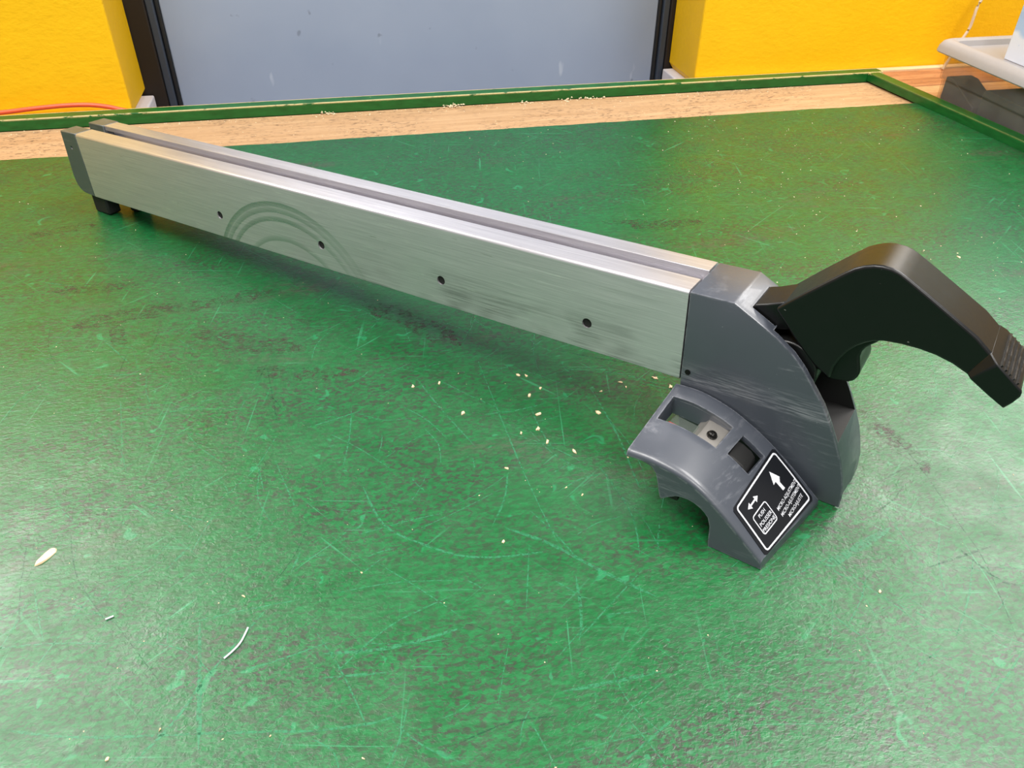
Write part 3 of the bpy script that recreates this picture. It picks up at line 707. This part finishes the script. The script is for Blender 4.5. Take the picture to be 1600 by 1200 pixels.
def text(body, a, b, h):
    cu = bpy.data.curves.new('t', 'FONT'); cu.body = body; cu.size = 1.0; cu.resolution_u = 3; cu.offset = .002
    o = bpy.data.objects.new('t', cu); COL.objects.link(o); bpy.context.view_layer.update()
    me = bpy.data.meshes.new_from_object(o.evaluated_get(bpy.context.evaluated_depsgraph_get())); bpy.data.objects.remove(o)
    co = np.array([v.co[:] for v in me.vertices]); x0, x1 = co[:, 0].min(), co[:, 0].max(); y1 = .7
    for v in me.vertices:
        k = (v.co.x - x0) / (x1 - x0); y = v.co.y / y1
        v.co = lab(a[0] + (b[0] - a[0]) * k, a[1] + (b[1] - a[1]) * k - y * h, HP)
    me.name = 'lettering'; me.materials.clear()
    return link('lettering', me, M_print, stick)
text('MICRO ADJUSTMENT', (.490, .682), (.952, .622), .060)
text('MICRO-AJUSTEMENT', (.487, .794), (.952, .716), .060)
text('MICROAJUSTE', (.567, .893), (.895, .838), .058)
text('PUSH', (.222, .503), (.344, .499), .062); text('POUSSER', (.172, .615), (.404, .611), .064); text('PRESIONE', (.160, .714), (.404, .706), .062)

# ------------------------------------------------------------------ storage tub, its lid and what it holds
tub = empty('storage_tub', (1.0, .85, -.0013))
tag(tub, 'clear plastic storage tub with a pale grey lid beside the green side rail', 'storage tub')
X0, X1, Y0, Y1, ZT = .8365, 1.16, .66, 1.028, .066
def rr2(x0, x1, y0, y1, r, n=4):
    out = []
    for cx, cy, a0 in ((x1 - r, y1 - r, 0), (x0 + r, y1 - r, 90), (x0 + r, y0 + r, 180), (x1 - r, y0 + r, 270)):
        for k in range(n + 1): a = math.radians(a0 + 90 * k / n); out.append((cx + r * math.cos(a), cy + r * math.sin(a)))
    return out
def stack(name, rings, mat, parent, off, cap0=True, cap1=True, ang=40):
    n = len(rings[0][1]); vs = []; fs = []
    for z, pts in rings: vs += [(x - off[0], y - off[1], z - off[2]) for x, y in pts]
    for k in range(len(rings) - 1):
        for i in range(n): fs.append((k * n + i, k * n + (i + 1) % n, (k + 1) * n + (i + 1) % n, (k + 1) * n + i))
    if cap0: fs.append(tuple(range(n))[::-1])
    if cap1: fs.append(tuple((len(rings) - 1) * n + i for i in range(n)))
    return from_py(name, vs, fs, mat, parent, ang=ang)
OFT = (1.0, .85, -.0013)
def rg(g, z, r=.012): return (z, rr2(X0 + g, X1 - g, Y0 + g, Y1 - g, r))
stack('tub_body', [rg(.0045, -.0012), rg(.0035, .030), rg(.0015, .0315), rg(.0008, .0330), rg(0, ZT), rg(.0018, ZT), rg(.0028, .033), rg(.0053, .0305), rg(.0063, .0008)], M_tub, tub, OFT, True, True)
lid = stack('lid', [rg(.001, .0660), rg(-.0085, .0655), rg(-.0095, .0670), rg(-.0085, .0740), rg(-.0055, .0800), rg(-.001, .0825), rg(.004, .0825), rg(.0075, .0805), rg(.010, .0735)], M_lid, tub, OFT)
# two dark cases inside the tub
def case(name, prof, x0, x1, mat, label):
    n = len(prof); vs = [(x0, y, z) for y, z in prof] + [(x1, y, z) for y, z in prof]
    cx, cy = (x0 + x1) / 2, sum(p[0] for p in prof) / n
    fs = [tuple(range(n)), tuple(range(n, 2 * n))[::-1]] + [(i, (i + 1) % n, n + (i + 1) % n, n + i) for i in range(n)]
    o = from_py(name, [(x - cx, y - cy, z - .0010) for x, y, z in vs], fs, mat); o.location = (cx, cy, .0010); bev(o, .0015, 2)
    return tag(o, label, 'case', None)
case('tool_case', [(1.016, .0012), (1.016, .0345), (1.000, .0340), (.948, .012), (.946, .0012)], .8460, .886, M_dark1, 'charcoal lump with a sloping top at the rear end of the clear tub')
case('tool_case', [(.938, .0012), (.938, .036), (.934, .0395), (.700, .0395), (.700, .0012)], .8460, 1.06, M_dark2, 'long dark grey green case filling the near end of the clear tub')
cb = empty('carton', (.98, .83, .0736))
tag(cb, 'white carton with pale blue cloud print standing on the grey tub lid', 'carton')
box('carton_body', (-.1085, -.13, .0), (.1085, .1225, .22), M_card, cb, .001)
box('carton_flap', (-.1088, -.13, .2205), (.1088, .1225, .2225), M_card, cb, .0005)

# ------------------------------------------------------------------ cables
oc = tube('extension_cord', cr([(-.75, 1.160, .0030), (-.55, 1.163, .0050), (-.443, 1.165, .0092), (-.4031, 1.165, .012), (-.3631, 1.165, .0139), (-.3315, 1.165, .0130), (-.3084, 1.165, .0091), (-.2918, 1.163, .0048), (-.27, 1.158, .0022), (-.22, 1.1565, .0020)], 6), .0030, M_orange)
tag(oc, 'orange red rubber cord lying behind the green rear rail by the yellow wall', 'cord')
wc = tube('wall_cable', cr([(1.02, 1.160, .35), (1.004, 1.160, .17), (.9800, 1.158, .0985), (.9770, 1.157, .080), (.9760, 1.157, .062), (.9700, 1.157, .047), (.962, 1.156, .030), (.950, 1.155, .0012)], 6), .0023, M_wcable)
tag(wc, 'thin white cable hanging down the yellow wall behind the tub', 'cable')

# ------------------------------------------------------------------ chips, wire ends and sawdust
def chip_mesh(rx, ry, th, n=9, jag=.42):
    vs = []; fs = []
    rr = [1 + random.uniform(-jag, jag) for _ in range(n)]
    for z, k in ((0, 1.0), (th, .92)):
        for i in range(n): a = 2 * PI * i / n; vs.append((rx * rr[i] * k * math.cos(a), ry * rr[i] * k * math.sin(a), z + (th * .5 * math.sin(2 * a) if z else 0)))
    fs = [tuple(range(n))[::-1], tuple(range(n, 2 * n))] + [(i, (i + 1) % n, n + (i + 1) % n, n + i) for i in range(n)]
    return vs, fs
CH = [(.0272, .4794, 3), (.0472, .4802, 3), (.1073, .479, 3), (.1136, .4764, 2.5), (.1206, .4589, 2.6), (.1107, .452, 3.2), (.0589, .4409, 3), (.1119, .4293, 3.4), (.1082, .4136, 3.6), (.0955, .4116, 2), (.1112, .3992, 3.2), (.1269, .3861, 3.6), (.1546, .4233, 4.2), (.1816, .4547, 2.8), (.1842, .448, 2.4), (.2094, .4546, 4.6), (.2173, .4418, 3.4), (.1642, .4466, 2.6), (.0785, .3783, 2.2), (.121, .3448, 2.2), (.0639, .3163, 2), (.1125, .3532, 1.4), (.1608, .373, 1.4), (.5664, .5846, 4), (.2652, .2383, 2), (-.0856, .3053, 1.6), (-.1201, .2328, 1.4), (-.1418, .2222, 2.2), (-.0683, .219, 1.2), (-.0205, .3093, 1.4), (-.026, .1993, 1.4)]
for x, y, sz in CH:
    v, f = chip_mesh(sz * random.uniform(.0005, .0007), sz * random.uniform(.0022, .0042) * .1, .0004 + sz * .00008)
    o = from_py('wood_chip', v, f, M_chip, sm=False); o.location = (x, y, .0001); o.rotation_euler = (0, 0, random.uniform(0, PI))
    own = {(.2094, .4546): 'largest tan wood chip in the shade under the bar near the clamp head', (.2173, .4418): 'tan wood chip in the shade almost touching the clamp head wing', (.1816, .4547): 'thin wood chip in the shade under the bar, farther of the two slivers', (.1842, .448): 'thin wood chip in the shade under the bar, nearer of the two slivers', (.5664, .5846): 'lone pale wood chip behind the bar beyond the black lever', (.2652, .2383): 'small pale wood chip right of the white lettered sticker'}
    tag(o, own.get((x, y), 'tiny torn pale wood chip on the open green board in front of the bar'), 'wood chip', 'tiny wood chips scattered on the green board')
v, f = chip_mesh(.0075, .0026, .0008, 14, .09); o = from_py('wood_sliver', v, f, M_chip, sm=False); o.location = (-.1997, .3571, .0001); o.rotation_euler = (0, 0, math.atan2(.0107, .0083))
tag(o, 'large flat tan wood sliver alone at the left on the green board', 'wood sliver')
def clip(pts, label):
    c = Vector((*pts[0], 0)); o = tube('wire_clipping', [Vector((x, y, .0006)) - c for x, y in cr(pts, 5)], .0005, M_wire, seg=8); o.location = c
    tag(o, label, 'wire clipping')
clip([(-.082, .2834), (-.0852, .2751), (-.089, .2702), (-.0931, .2665)], 'long curved white wire clipping near the bottom of the green board')
clip([(-.1574, .3039), (-.1555, .3046), (-.1536, .3053)], 'short straight white wire end on the green board')
vs = []; fs = []
def fleck(x, y, z, r):
    k = len(vs); a = random.uniform(0, PI); e = random.uniform(.35, 1)
    for q in range(4): th = a + q * PI / 2; vs.append((x + r * math.cos(th) * (1 if q % 2 else e), y + r * math.sin(th) * (1 if q % 2 else e), z))
    vs.append((x, y, z + r * .6)); fs.extend([(k + q, k + (q + 1) % 4, k + 4) for q in range(4)])
for _ in range(420):
    fleck(random.uniform(-.42, .62), random.uniform(.13, 1.0), .0001, random.choice((.0003, .0004, .0005, .0007)) * random.uniform(.7, 1.2))
for _ in range(120): fleck(random.uniform(.35, .80), random.uniform(.5, 1.0), .0001, random.uniform(.0005, .0010))
for _ in range(260): fleck(random.uniform(-.5, .78), 1.1235 - abs(random.gauss(0, .012)), -.0029, random.uniform(.0004, .0014))
for _ in range(120): fleck(random.uniform(-.5, .78), random.uniform(1.02, 1.12), -.0029, random.uniform(.0004, .0012))
for cx, n, sp in ((.152, 40, .006), (.255, 14, .006), (.32, 16, .007), (.352, 22, .010), (-.02, 16, .006)):
    for _ in range(n): fleck(cx + random.gauss(0, sp), 1.1225 - abs(random.gauss(0, .004)), -.0029 + abs(random.gauss(0, .0016)), random.uniform(.0010, .0024))
o = from_py('sawdust', vs, fs, M_dust, sm=False)
tag(o, 'pale sawdust flecks scattered on the green board and plywood strip', 'sawdust', None, 'stuff')
